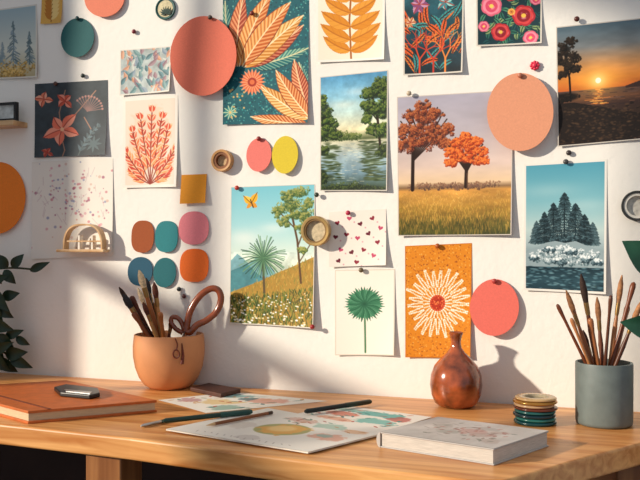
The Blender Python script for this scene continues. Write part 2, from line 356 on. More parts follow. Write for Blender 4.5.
# teal botanical
q=[(223,-8),(309,-8),(309,123),(224,125)]; a=A(q,'#155c66',seed=9); a.sc(1100,(223,310),(-8,125),(.4,.9),['#2f8f93','#0f4550','#3aa39b','#7ab5a8','#0c3c48'])
O=('#8e3a1c','#d9742e','#efa050','#f8e0b0'); R=('#6a241a','#b8482a','#de7a48','#f6d0a0'); T=('#0d3c46','#1f7a7c','#5aa898','#e0d8a8'); G=('#a0581c','#e0963c','#f2bc6a','#fbeac0')
broad(a,236,64,-1.9,64,.35,15,*T); broad(a,238,66,-1.62,72,.3,18,*R); broad(a,250,66,-.12,62,-.35,15,*T); broad(a,247,66,-.5,70,-.25,17,*R)
broad(a,240,66,-1.3,80,.3,18,*O); broad(a,245,67,-.72,78,.0,18,*G); broad(a,243,66,-1.02,80,.2,19,*O); broad(a,236,66,-2.3,24,.5,10,*O)
broad(a,309,104,-1.7,42,-.2,12,*T); broad(a,309,126,-3.05,58,.15,13,*O); broad(a,310,112,-1.95,54,.2,15,*R); broad(a,310,120,-2.65,60,.25,16,*G); broad(a,310,118,-2.3,58,.25,16,*O)
flower(a,253,82,13,20,'#e2653c','#f4b080',3.2,0,'#8a2a1c'); a.ell(253,82,4.5,4.5,'#a8301f'); a.ell(253,82,2.5,2.5,'#e07040'); flower(a,231,112,7,10,'#2f8f8a','#c8d8b0',3,0)
for k in range(16): a.ell(231+a.g.uniform(-6,14),94+a.g.uniform(-5,24),1,1,'#d8b070')
poster('teal_botanical_print',a,q,'teal print with orange tropical leaves and a daisy')
# orange leaf
q=[(316,-8),(385,-8),(385,60),(317,63)]; a=A(q,'#f3e8d6',seed=10); a.glow(350,25,30,28,'#f8ecc8',.7)
a.line([(352,62),(350,20),(352,-8)],1.8,'#a85a18')
for k,(y,l,w) in enumerate([(51,30,12),(40,33,13),(27,32,13),(13,28,12),(0,24,11)]):
    for sg in (-1,1):
        x1=351+sg*l*.9; y1=y-l*.5; L=math.hypot(x1-351,y1-y); broad(a,351,y,math.atan2(y1-y,x1-351)+sg*.22,L,-sg*.45,w,'#c8741a','#dc8a20','#e89c34','#c0701a',18,4,.45,1.05)
a.border(2.2,'#f4eee4')
poster('orange_leaf_print',a,q,'cream print with an orange compound leaf')
# dark coral foliage
q=[(403,-8),(464,-8),(463,73),(404,76)]; a=A(q,'#1c3a44',seed=11); a.grad([(-8,'#24505a'),(30,'#1c4450'),(76,'#17262e')]); a.mod(10,.2)
for k in range(34):
    x=a.g.uniform(406,462); y=a.g.uniform(18,74); t=a.g.uniform(-2.5,-.6); plume(a,x,y,t,a.g.uniform(14,28),a.g.uniform(-1,1),5,['#7a2a22','#8e4420','#1f5a62'][k%3],[['#d8452a','#ef7a2d'],['#e8933c','#c8502c'],['#2f7f86','#4aa39c']][k%3],'#3a1a18',13)
def twig(a,x,y,t,L,w,c,d):
    x1,y1=x+L*math.cos(t),y+L*math.sin(t); a.line([(x,y),(x1,y1)],w,c)
    if d: 
        for k in (-1,1): twig(a,x1,y1,t+k*a.g.uniform(.3,.7),L*.75,w*.75,c,d-1)
for x,c in [(420,'#e04a2c'),(446,'#ef8a3c'),(434,'#c83828')]: twig(a,x,74,-1.57,15,1.8,c,4)
lily(a,420,4,10,6,'#8a4a7a','#c890b0',6,.1); lily(a,446,2,9,6,'#3a8a94','#9ad0c8',5,.4); lily(a,411,22,6,6,'#d89860','#f0c8a0',4,0)
a.border(1.6,'#d8d0c4'); poster('coral_foliage_print',a,q,'dark print with red and orange coral foliage')
# garden flowers
q=[(476,-8),(542,-8),(542,44),(477,47)]; a=A(q,'#16363e',seed=12)
for k in range(80):
    x=a.g.uniform(480,540); y=a.g.uniform(-4,42); t=a.g.uniform(0,6.28); a.leaf(x,y,x+10*math.cos(t),y+10*math.sin(t),4,['#2f6a5a','#4a8a6a','#1f4f52','#88a06a'][k%4],'#0f2c30',bend=1)
def peony(a,x,y,r,cs):
    for rr,n,c in ((.62,6,cs[0]),(.42,5,cs[1]),(.2,4,cs[2])):
        for k in range(n): t=k*6.283/n+x+rr*3; a.ell(x+r*rr*math.cos(t),y+r*rr*.9*math.sin(t),r*.46,r*.36,c,t+1.57); a.ell(x+r*rr*1.15*math.cos(t),y+r*rr*1.03*math.sin(t),r*.2,r*.1,'#f8c8cc',t+1.57,.5)
    a.ell(x,y,r*.2,r*.18,cs[3])
P1=('#e0647c','#f08ca0','#d84a68','#f2d060'); P2=('#b82a34','#d84444','#8e1c2a','#f0c050')
for x,y,r,cs in [(492,6,11,P1),(524,16,12,P2),(501,32,10,P2),(531,39,8,P1),(511,-5,7,P2),(484,26,6,P1),(536,0,6,P1),(512,12,4,('#e9a04a','#f0c060','#d88030','#8a4a20'))]: peony(a,x,y,r,cs)
a.border(1.6,'#d8d0c4'); poster('garden_flower_print',a,q,'dark print with pink and red garden blooms')
# sunset
q=[(556,27),(650,17),(650,139),(558,147)]; a=A(q,'#888888',seed=13)
a.grad([(22,'#4d6472'),(45,'#74787a'),(62,'#b8875a'),(78,'#ea8c3a'),(88,'#cc642a'),(88.5,'#4a3a3a'),(97,'#6a4632'),(104,'#3c2a26'),(114,'#3a2a22'),(143,'#181210')])
a.mod(16,.10,-99,88,3.); a.glow(599,80,22,13,'#ffb84a',.75); a.glow(599,80,8,7,'#ffe08a',.9); a.ell(599,80,2.8,2.8,'#fffbe0')
for k in range(46): y=88+a.g.uniform(0,1)**1.3*16; w=2+(y-88)*.35; a.line([(599+a.g.normal(0,w)-1.5,y),(599+a.g.normal(0,w)+1.5,y)],.7,['#ffc060','#e8883c'][k%2],.8)
for k in range(60): y=a.g.uniform(89,106); x=a.g.uniform(560,646); a.line([(x,y),(x+a.g.uniform(3,9),y)],.6,['#8a5a40','#2c2426','#6a5048'][k%3],.7)
a.poly([(556,100),(575,100),(600,106),(625,113),(650,118),(650,145),(556,148)],'#231a16'); a.sc(420,(558,650),(104,146),(.4,1.1),['#3a2a20','#120d0c','#4e3828','#5c4430'],1.8,.55,0)
a.poly([(626,88),(640,84),(650,82),(650,90),(626,90)],'#3c2a26')
a.line([(571,98),(570,75),(566,52)],2,'#120e0c'); a.line([(570,72),(578,55)],1.2,'#120e0c'); a.line([(569,66),(560,52)],1.2,'#120e0c'); a.line([(567,56),(568,40)],1,'#120e0c')
for c in [(566,46,11,8),(576,54,7,6),(561,58,8,7),(572,38,7,5),(562,70,6,6),(577,66,6,4),(568,62,7,5)]: a.crown(*c,'#100d0b','#1c1611','#30241a',16,16,(.4,1.),.3,.5)
a.crown(566,94,16,5,'#0e0b0a','#1c1611','#2c2018',14,14,(.4,1),.2,.8)
a.border(1.2,'#cfc6bb'); poster('sunset_photo',a,q,'sunset beach photograph with silhouetted trees','photo print')
# autumn trees
q=[(397,97),(513,90),(512,235),(399,236)]; a=A(q,'#999999',seed=14,res=3.)
a.grad([(90,'#a8a4b4'),(130,'#bdb4bc'),(165,'#dcc4b8'),(182,'#eccba4'),(187,'#8a6a4a'),(190,'#d09448'),(208,'#a87e34'),(236,'#3e421c')]); a.mod(22,.05,-99,184,2.5)
a.crown(456,186,60,3.,'#5c4238','#7a5848','#946a50',50,12,(.4,.9),.06,0)
def tree(a,x,yb,cx,cy,rx,ry,d_,m_,l_,tr='#2c1a14',subs=()):
    a.line([(x-1,yb),(x,cy+ry*.5)],3.4,tr); a.line([(x+.6,yb),(x+.4,cy+ry*.4)],1.2,'#5a4030')
    for k in range(11):
        t=-math.pi*(.04+.92*k/10); mx,my=cx+rx*.4*math.cos(t),cy+ry*.35*math.sin(t)+ry*.25; a.line([(x,cy+ry*.85),(mx,my),(cx+rx*.8*math.cos(t),cy+ry*.8*math.sin(t))],1.2,tr)
    for sx_,sy_,sr_ in subs: a.crown(cx+rx*sx_,cy+ry*sy_,rx*sr_,ry*sr_*.8,d_,m_,l_,18,30,(.35,.85),.26,.5)
S1=[(-.55,.35,.36),(.58,.32,.38),(0,.3,.4),(-.3,.0,.42),(.35,-.05,.42),(-.68,-.02,.3),(.75,0,.28),(0,-.35,.45),(-.38,-.5,.32),(.4,-.5,.33),(-.02,-.72,.3),(-.8,.42,.2),(.85,.4,.2)]
tree(a,414,189,425,130,32,35,'#4a2018','#8c3e26','#bd6a3c',subs=S1); tree(a,468,187,467,153,23,23,'#8a2e16','#cc4e20','#ec8238',subs=S1)
a.line([(413.5,189),(414.5,152)],2.4,'#24140f',.8)
for k in range(1600):
    y=192+44*a.g.uniform(0,1); x=a.g.uniform(398,514); f=(y-192)/44; L=1.+4.5*f; a.line([(x,y),(x+a.g.uniform(-1.5,1.5),y-L)],.4+.2*f,[['#e6b860','#c9963c','#a87e34'],['#e0b050','#8a7428','#c08a38'],['#5c5c24','#3c401c','#b89040']][min(2,int(f*3))][a.g.randint(3)],.6)
a.mod(12,.14,190,237,2.5); a.border(.8,'#cfc4ba')
poster('autumn_tree_photo',a,q,'large photograph of red autumn trees on golden field','photo print',curl=.009)
# river
q=[(320,77),(388,70),(388,191),(321,191)]; a=A(q,'#999999',seed=15,res=3.)
a.grad([(72,'#4f94c0'),(95,'#86bcd4'),(115,'#c8dcd0'),(130,'#f0e4b8'),(139,'#5c6840'),(141,'#d8d4b4'),(155,'#a8bcc0'),(172,'#7c9cac'),(191,'#26341e')])
a.glow(345,104,14,4,'#e8ecdc',.5); a.glow(358,92,12,4,'#dce8e8',.45)
a.crown(345,136,26,3.5,'#33481f','#566a34','#7c8848',24,16,(.4,.9),.16,0)
for k in range(300):
    y=141+a.g.uniform(0,1)**.9*40; f=(y-141)/40; x=(388-a.g.uniform(0,1)**.8*(27-5*f)) if k%5<3 else (321+a.g.uniform(0,17+3*f)); a.ell(x,y,a.g.uniform(2,4.5),a.g.uniform(.4,.9),['#3c4c2c','#28381a','#4c5a38','#5a6a48'][a.g.randint(4)],0,.75)
for k in range(110):
    y=a.g.uniform(142,184); x=350+a.g.normal(0,6+(y-141)*.12); a.line([(x,y),(x+a.g.uniform(1,5),y)],.45,['#f4ecc8','#7c98a0','#dce0c8','#8aa4ac'][k%4],.65)
gd,gm,gl='#14240f','#33501f','#6a7c34'
for c in [(326,112,8,12),(323,98,5,8),(330,124,9,8),(335,133,8,6),(322,134,9,8),(327,120,8,10)]: a.crown(*c,gd,gm,gl,18,24,(.35,.85),.3,.75)
a.line([(381,150),(378,120),(372,96)],2.4,'#2a1f14'); a.line([(378,122),(366,106)],1.3,'#2a1f14'); a.line([(377,118),(386,100)],1.2,'#2a1f14')
for c in [(382,132,9,10),(384,112,10,13),(372,110,11,9),(366,106,7,6),(376,94,12,9),(368,95,8,6),(382,86,9,7),(368,120,6,5),(386,96,6,10),(372,130,6,7)]: a.crown(*c,gd,gm,gl,20,24,(.35,.85),.3,.7)
a.crown(324,150,7,6,gd,'#34481f','#5a6a30',12,16,(.4,1.),.35,.8); a.crown(385,152,9,8,gd,'#34481f','#5a6a30',12,16,(.4,1.),.35,.8); a.crown(322,176,7,9,gd,'#2a3c1c','#4c5a2a',12,16,(.4,1.),.35,.8)
a.crown(354,190,40,6,'#141f10','#26361c','#4c5c2c',36,20,(.4,1.),.14,.8); a.mod(10,.10); a.border(1,'#d8d0c4')
poster('river_photo',a,q,'photograph of a river between green trees','photo print')
# palm landscape
q=[(231,187),(315,184),(315,328),(231,323)]; a=A(q,'#999999',seed=16)
a.grad([(184,'#78c4d4'),(225,'#a5d9df'),(258,'#e2eee0'),(326,'#5c7a3a')]); a.glow(245,238,16,8,'#f0f6f0',.6); a.glow(275,228,14,5,'#f0f6f0',.5)
a.poly([(231,262),(238,254),(243,258),(250,264),(258,257),(264,262),(275,270),(285,290),(231,290)],'#7fb0b8'); a.poly([(231,272),(240,268),(248,264),(256,272),(264,278),(270,295),(231,295)],'#4f8a92'); a.mod(9,.1,252,295)
a.poly([(231,294),(245,288),(262,281),(280,272),(298,264),(315,256),(315,330),(231,330)],'#b08a3c'); 
for k in range(500):
    x=a.g.uniform(232,314); yb_=294-(x-231)*.45; y=yb_+a.g.uniform(1,32); a.line([(x,y),(x+a.g.uniform(-1,1.5),y-a.g.uniform(1,4))],.6,['#c79a40','#a87c30','#8a7a38','#d8b458','#7a8238'][k%5],.75)
a.line([(302,282),(298,240),(291,208)],2,'#5c4028'); a.line([(299,245),(309,218)],1.3,'#5c4028'); a.line([(297,230),(280,212)],1.1,'#5c4028'); a.line([(300,262),(311,244)],1,'#5c4028')
for c in [(292,206,14,10),(305,216,10,10),(279,212,8,6),(299,194,13,7),(309,236,6,8),(285,222,8,6),(308,204,7,7),(303,250,6,4),(296,216,10,7),(288,196,8,6),(302,228,7,6)]: a.crown(*c,'#3c5628','#6f8440','#a8a85c',16,18,(.35,.85),.28,.55)
a.line([(265.5,293),(264,262)],2.4,'#5f5034')
for k in range(64):
    t=2*math.pi*k/64+a.g.uniform(-.04,.04); r=a.g.uniform(16,25); dy=3*(math.cos(t)**2); a.line([(264,258),(264+r*.6*math.cos(t),258+r*.6*math.sin(t)),(264+r*math.cos(t),258+r*.95*math.sin(t)+dy)],.75,['#3f6e4c','#24483a','#7aa478','#5a8a62'][k%4],.95)
for k in range(900):
    x=a.g.uniform(232,314); y=a.g.uniform(300-(x-231)*.14,328); a.line([(x,y),(x+a.g.uniform(-2,2),y-a.g.uniform(2,5))],.6,['#33501f','#5a7a34','#274020','#7a8a40','#1c3018'][k%5],.8)
for k in range(130):
    x=a.g.uniform(232,314); y=a.g.uniform(300-(x-231)*.12,326); r=.5+(y-290)*.018; a.ell(x,y,r*1.1,r*.8,['#f4f0dc','#ead9a0','#ffffff'][k%3])
a.leaf(252,203,244,195,7,'#f0b42a','#8a5a10',c2='#f6cc50'); a.leaf(252,203,258,192,7,'#f0b42a','#8a5a10'); a.leaf(252,203,258,207,5,'#e0982a'); a.leaf(252,203,247,208,4,'#e0982a'); a.line([(251,199),(254,207)],1,'#3a2410')
a.border(.8,'#dcd6ca'); poster('palm_landscape_print',a,q,'print of palm and trees on flowered hill with butterfly',curl=.010)
# heart card
q=[(329,212),(386,209),(387,265),(330,267)]; a=A(q,'#eee5da',seed=17)
def heart(a,x,y,s,c,rot=0):
    pts=[]
    for k in range(20):
        t=2*math.pi*k/20; hx=16*math.sin(t)**3; hy=-(13*math.cos(t)-5*math.cos(2*t)-2*math.cos(3*t)-math.cos(4*t)); pts.append((x+s*(hx*math.cos(rot)-hy*math.sin(rot))/16,y+s*(hx*math.sin(rot)+hy*math.cos(rot))/16))
    a.poly(pts,c)
for k,(x,y) in enumerate([(338,222),(350,218),(361,224),(373,219),(381,229),(336,236),(347,234),(358,238),(369,234),(378,243),(341,249),(352,252),(364,250),(374,256),(339,260),(357,262)]): heart(a,x,y,2.6,['#8e2438','#c2486a','#6a1c30'][k%3],a.g.uniform(-.6,.6)); a.ell(x+5,y+4,.8,.8,'#d9a0a8')
poster('heart_card',a,q,'white card with small crimson hearts','art card',base=.0006,curl=.008)
q=[(335,270),(395,269),(395,355),(336,355)]; a=A(q,'#f3ede0',seed=18)
a.line([(365,304),(366,352)],1.8,'#4a7a52')
a.ell(365,304,12.5,11,'#3c7a58')
for k in range(40):
    t=2*math.pi*k/40; rr=1+.06*math.sin(k*2.4); x1,y1=365+20*rr*math.cos(t),304+17.6*rr*math.sin(t); a.leaf(365+3*math.cos(t),304+3*math.sin(t),x1,y1,3.2,['#3f7f5c','#55946f','#2f6c4c'][k%3],pw=1.0); 
for k in range(40):
    t=2*math.pi*(k+.5)/40; a.line([(365,304),(365+14*math.cos(t),304+12.4*math.sin(t))],.4,'#245840',.7)
a.border(1,'#ddd3c4')
poster('dandelion_card',a,q,'white card with green fan palm tree','art card')
q=[(405,246),(472,243),(471,358),(406,357)]; a=A(q,'#dc861e',seed=19,res=3.); a.sc(1100,(405,472),(244,358),(.35,.8),['#efae4c','#b8641a','#f0b860','#a8551a','#8e4414'],1,.7)
NP=25
for k in range(NP):
    t=2*math.pi*k/NP+.05; rr=a.g.uniform(27,34); ct,st=math.cos(t),math.sin(t); m=int((rr-8)/1.75)
    for j in range(m+1):
        f=j/m; d=8.5+(rr-8.5)*f; wv=(.75+.75*math.sin(math.pi*min(1,f*1.05)))
        for o_ in ((0,) if f<.3 else (-wv,wv)):
            o2=o_+a.g.uniform(-.3,.3); a.ell(438+d*ct-o2*st,303+d*1.05*st+o2*ct,.95,.8,['#fbf2e2','#f0dcc0','#fffaf0'][a.g.randint(3)],t,.97)
a.ell(438,303,7.5,8,'#b8361f')
for k in range(16): t=k*.3927; a.ell(438+7*math.cos(t),303+7.4*math.sin(t),.9,.9,'#e0603a')
for k in range(40): t=a.g.uniform(0,6.28); r=a.g.uniform(0,5.5); a.ell(438+r*math.cos(t),303+r*math.sin(t),.6,.6,['#f0884a','#8e2418','#e86a3a'][k%3])
a.border(.8,'#c87418')
poster('white_flower_card',a,q,'orange speckled card with a beaded white flower','art card')
# snow tree
q=[(524,164),(607,159),(606,294),(524,290)]; a=A(q,'#999999',seed=20,res=3.)
a.grad([(160,'#4f9cb3'),(200,'#7cb6c2'),(230,'#bcd2d0'),(243,'#a8bcc0'),(262,'#6a8088'),(268,'#2c4650'),(292,'#1c3640')]); a.glow(550,190,30,7,'#b8d6d8',.35); a.glow(585,205,24,6,'#c4dcdc',.35)
a.crown(565,240,44,4,'#5f7a84','#86a0a6','#a8bcc0',34,12,(.5,1.2),.08,.0)
def conif(a,x,yt,yb,w,d_='#13242a',m_='#2a424a',l_='#6a868e',n=15):
    a.line([(x,yt-1),(x,yb)],1.3,d_); ph=a.g.uniform(0,3)
    for k in range(n):
        f=k/n; y=yt+(yb-yt)*f
        for sg in (-1,1):
            h=w*(.1+.9*f**.75)*a.g.uniform(.65,1.1); dr=h*.22
            for j in range(7):
                g_=j/6; xx=x+sg*h*g_; yy=y+dr*g_+a.g.uniform(-.4,.4); a.line([(xx,yy),(xx+sg*1.2,yy+1.2+1.5*(1-g_))],.8,d_ if a.g.rand()<.6 else m_,.9)
            a.line([(x,y-.5),(x+sg*h,y+dr-.6)],.6,m_ if k%2 else d_); 
            if k%3==0: a.line([(x+sg*h*.4,y+dr*.3-1),(x+sg*h,y+dr-1.1)],.5,l_,.8)
conif(a,537,222,243,7,'#33494f','#4c666e'); conif(a,593,224,244,8,'#33494f','#4c666e'); conif(a,585,216,244,10); conif(a,545,213,243,11); conif(a,576,205,243,14); conif(a,554,204,243,13); conif(a,565,194,243,16,n=19)
a.crown(564,240,24,4,'#13242a','#2a4048','#56727a',22,14,(.4,1.),.14,.8)
M=[(524,256),(530,250),(538,247),(546,243),(556,241),(566,243),(576,241),(586,245),(596,248),(607,254),(607,268),(524,268)]; a.poly(M,'#93a6ac')
a.crown(565,256,45,10,'#50686f','#9db0b6','#e6eef0',80,18,(.4,1.0),.08,.0)
for c in [(536,259,8,3),(550,250,7,3),(560,262,9,3),(572,252,8,4),(586,259,9,3),(598,262,7,3)]: a.crown(*c,'#22363e','#3c5560','#7c949c',12,14,(.4,1.),.28,.5); a.crown(c[0],c[1]-2.5,c[2]*.8,1.4,'#b8c8ce','#dfe8ea','#f4f8f8',8,10,(.4,.9),.16,0)
a.grad([(264,'#2a444e'),(269,'#17303a'),(280,'#2c4c58'),(293,'#1c3640')],y0=267); a.sc(240,(526,604),(267,290),(.35,.8),['#5a8492','#122a34','#7ca4ae','#24424e'],3.5,.6,0)
a.border(2.2,'#ece8e0'); poster('snow_tree_photo',a,q,'blue photograph of snowy rocks with dark conifers','photo print')

# ================= FLAT CARDS ON WALL
def ellp(cx,cy,rx,ry,n=48,p=2.0):
    o=[]
    for k in range(n):
        t=2*math.pi*k/n; c,s=math.cos(t),math.sin(t); o.append((cx+rx*math.copysign(abs(c)**(2/p),c),cy+ry*math.copysign(abs(s)**(2/p),s)))
    return o
def wcard(name,pts,col,label,g0=.0004,g1=.009,cat='paper card',group='coloured paper cards on the wall'):
    ys=[p[1] for p in pts]; y0,y1=min(ys),max(ys); P=[]
    for x,y in pts:
        w=onwall(x,y); w[1]=-(g0+(g1-g0)*(y-y0)/(y1-y0)); P.append(w)
    return mk(name,*prism(P,(0,-.0012,0)),card(col),label=label,cat=cat,group=group)
wcard('round_card',ellp(106,-2,20,20),'#dc7a5e','coral round paper card')
wcard('round_card',ellp(79,38,16.5,20),'#1f5a5c','dark teal round paper card')
wcard('round_card',ellp(206,57,33,40),'#e0725a','large coral oval card overlapping teal print',.007,.016)
wcard('round_card',ellp(521,113,33,39),'#dd9674','large peach oval card overlapping a tree photo',.010,.018)
wcard('round_card',ellp(495,307,24.5,28),'#e06a5c','coral round paper card',.002,.014)
wcard('round_card',ellp(-1,198,28,36),'#f08024','large bright orange round card')
wcard('oval_swatch',ellp(260,155,12.5,17),'#e4766c','small coral oval swatch')
wcard('oval_swatch',ellp(286,155,13,19),'#d9c02e','small mustard yellow oval swatch')
wcard('square_swatch',[(182,175),(207,174),(207,203),(182,204)],'#e2921c','small orange square swatch')
for cx,cy,rx,ry,p,c,l in [(143.5,236.5,11.2,16,2.6,'#99491a','rust brown rounded paper swatch'),(167.3,236.5,11.3,15.6,2.6,'#1f7a80','teal rounded paper swatch'),(194.5,228,15,16.6,2.4,'#e2808a','pink rounded paper swatch'),
    (141,271.3,12.3,14.3,2.2,'#175068','deep teal blue rounded paper swatch'),(165.5,272.5,11.3,14.8,2.1,'#13636a','dark teal round paper swatch'),(195,265.3,14.3,16.6,2.7,'#ee6c1c','bright orange rounded paper swatch')]:
    wcard('rounded_swatch',ellp(cx,cy,rx,ry,p=p),c,l,g1=.005,group='rounded colour swatches on the wall')
# pins
def pin(px,py,col,gap=.004,r=.0042,lab='push pin',frill=False):
    c=onwall(px,py,0); 
    e=mkE('push_pin',c,lab,'push pin','push pins on the wall')
    R=r*1.15; prof=[(R*math.sin(t)+.00005,gap+R*.75-R*.75*math.cos(t)) for t in np.linspace(0,math.pi,11)]
    V,Fs=lathe(prof,c,(0,-1,0),18)
    if frill:
        for k in range(8):
            t=k*math.pi/4; cc=c+np.array([math.cos(t)*.006,0,math.sin(t)*.006+0]); rr=.0032
            V,Fs=join((V,Fs),lathe([(rr*math.sin(u)+.00005,gap+rr*.8-rr*.8*math.cos(u)) for u in np.linspace(0,math.pi,7)],cc,(0,-1,0),10))
    mk('pin_head',V,Fs,mat('pin_'+col.strip('#'),col,.35,var=.05),e,smooth=True)
    mk('needle',*lathe([(.0005,.0),(.0005,gap+.001)],c,(0,-1,0),8),mat('steel','#b8b8b8',.3,1.),e)
for x,y,c,g,l in [(135,32,'#7a2430',.001,'dark red'),(213,19,'#4a3a30',.010,'dark brown'),(577,20,'#5a2a20',.004,'dark brown'),(535,66,'#d8304e',.002,'frilly crimson'),(410,94,'#b8a890',.005,'pale'),
    (569,153,'#3a3030',.001,'black'),(318,195,'#3a4030',.005,'dark'),(238,188,'#b83a2c',.002,'red'),(315,326,'#a02a2c',.013,'red'),(84,76,'#2a3430',.001,'dark'),(180,289,'#2c3434',.001,'black'),(185,296,'#5a3030',.001,'dark red'),
    (79,19,'#173c3e',.003,'teal'),(260,139,'#8a2a2c',.003,'dark red'),(253,14,'#7a2a1c',.002,'dark red'),(495,281,'#a83a38',.005,'red'),(362,270,'#6a5a40',.003,'brass'),(438,246,'#a8551e',.002,'orange'),(566,162,'#444444',.002,'dark'),(57,84,'#5a3a30',.002,'brown'),(521,77,'#b06a50',.012,'peach'),(349,213,'#b02a48',.003,'crimson')]:
    pin(x,y,c,g,lab=l+' push pin stuck in the wall',frill=l.startswith('frilly'))
# wall ring objects
def roll(px,py,rp,inner,depthm,c1,c2,name,label,cat,extra=None,gap=.003,metal=0.,fr=.5):
    c=onwall(px,py,gap); s=depth(c)/F; R=rp*s; ri=inner*s; mid=ri+(R-ri)*fr
    e=mkE(name,c,label,cat)
    mk('outer_ring',*lathe([(R,0),(R,depthm),(R*.96,depthm+.001),(mid,depthm+.0005),(mid,0)],c,(0,-1,0),40,close=True),mat('ro_'+c1.strip('#'),c1,.3 if metal else .45,metal,var=.15,scale=80),e,smooth=True)
    mk('core',*lathe([(mid,0),(mid,depthm-.001),(ri,depthm-.001),(ri,0)],c,(0,-1,0),40,close=True),mat('rc_'+c2.strip('#'),c2,.6),e,smooth=True)
    if extra: mk('back_disc',*lathe([(ri,.0),(ri,.003)],c,(0,-1,0),30),mat('rd_'+extra.strip('#'),extra,.6,var=.2,scale=150),e)
    return e
roll(317,231,15,10.5,.012,'#c8a468','#8a6a3c','tape_roll','gold metallic tape roll hung on the wall','tape roll','#cdbb98',gap=.012,metal=.55,fr=.35)
roll(224,161,11,6,.014,'#c08e58','#8a5632','wooden_knob','brown wooden wall knob with ringed face','wall knob','#dcb888',gap=.0005)
roll(637,206,15,10,.012,'#3a3a38','#e8e2d6','round_mirror','small round wall mirror with black and cream rim','mirror','#c9c4ba',gap=.0005)
e=roll(166,9,11,8.5,.004,'#2a5c58','#2a5c58','round_ornament','small round dark green ornament with pale leaf','ornament','#cfc29a',gap=.0005)
c=onwall(166,9,.006); s_=depth(c)/F
V,Fs=[],[]
for k in range(9):
    t=-math.pi*(k/8); d=np.array([math.cos(t),0,-math.sin(t)]); n_=np.array([-d[2],0,d[0]]); b=c+np.array([0,0,-5*s_])
    L=(8 if k not in(0,8) else 6)*s_; V2,F2=prism([b,b+d*L*.5+n_*1.*s_,b+d*L,b+d*L*.5-n_*1.*s_],(0,-.001,0)); V,Fs=join((V,Fs),(V2,F2))
mk('leaf_motif',V,Fs,mat('dkgreen','#1f4038',.6),e)
# small shelf at left
c0=onwall(-14,121); c1=onwall(28,128); sh=mkE('wall_shelf',((c0[0]+c1[0])/2,0,c1[2]),'small light wooden wall ledge','shelf')
mk('ledge',*box(c0[0],c1[0],-.05,-.0005,c1[2],c1[2]+.012),oak('ledge_wood','#b08458','#dcb888',(3,9,9)),sh,bevel=.002)
fz=c1[2]+.0122; p0=onwall(-10,107,.03); p1=onwall(17,107,.03); 
fr_=mkE('picture_frame',((p0[0]+p1[0])/2,-.03,fz),'tiny black picture frame on the wooden ledge','picture frame')
H=.042
mk('frame',*join(box(p0[0],p1[0],-.034,-.024,fz,fz+.006),box(p0[0],p1[0],-.034,-.024,fz+H-.006,fz+H),box(p0[0],p0[0]+.006,-.034,-.024,fz+.006,fz+H-.006),box(p1[0]-.006,p1[0],-.034,-.024,fz+.006,fz+H-.006)),mat('black_frame','#1a1c1e',.4),fr_)
mk('picture',*box(p0[0]+.006,p1[0]-.006,-.030,-.025,fz+.006,fz+H-.006),mat('pale_pic','#c8ccca',.5,var=.25,scale=60),fr_)
# arch holder
b0=onwall(66,250); b1=onwall(113,252); ar=mkE('arched_wall_holder',((b0[0]+b1[0])/2,0,b1[2]),'small open arched wooden holder on wall','wall shelf')
mwood=oak('pale_wood','#b88a58','#dcba8c',(6,6,6))
zb=onwall(90,251)[2]
mk('base_plank',*box(b0[0],b1[0],-.036,-.0125,zb-.002,zb+.004),mwood,ar,bevel=.0015)
def archband(px0,px1,pyt,t,y0,y1):
    a0=onwall(px0,250)[0]; a1=onwall(px1,250)[0]; zt=onwall(90,pyt)[2]; cx=(a0+a1)/2; R=(a1-a0)/2; Hh=zt-zb-.004; n=20; V=[];Fs=[]
    for k in range(n+1):
        th=math.pi*k/n; co=math.copysign(abs(math.cos(th))**.7,math.cos(th)); si=math.sin(th)**.75
        for (rr,hh) in ((R,Hh),(R-t,Hh-t)):
            for y in (y0,y1): V.append((cx-rr*co,y,zb+.004+hh*si))
    for k in range(n):
        o=k*4; Fs+=[[o,o+4,o+5,o+1],[o+2,o+3,o+7,o+6],[o,o+2,o+6,o+4],[o+1,o+5,o+7,o+3]]
    Fs+=[[0,1,3,2],[n*4,n*4+2,n*4+3,n*4+1]]
    return V,Fs
mk('arch',*archband(71,110,224,.0035,-.030,-.0125),mwood,ar,smooth=True)
for xx,hh in ((85,.030),(98,.030)):
    mk('divider',*box(onwall(xx,250)[0],onwall(xx+1.6,250)[0],-.026,-.014,zb+.004,zb+hh+.004),mat('cream_paint','#efe6d8',.6),ar)
mk('cross_bar',*box(onwall(74,250)[0],onwall(108,250)[0],-.027,-.020,zb+.020,zb+.023),mwood,ar)

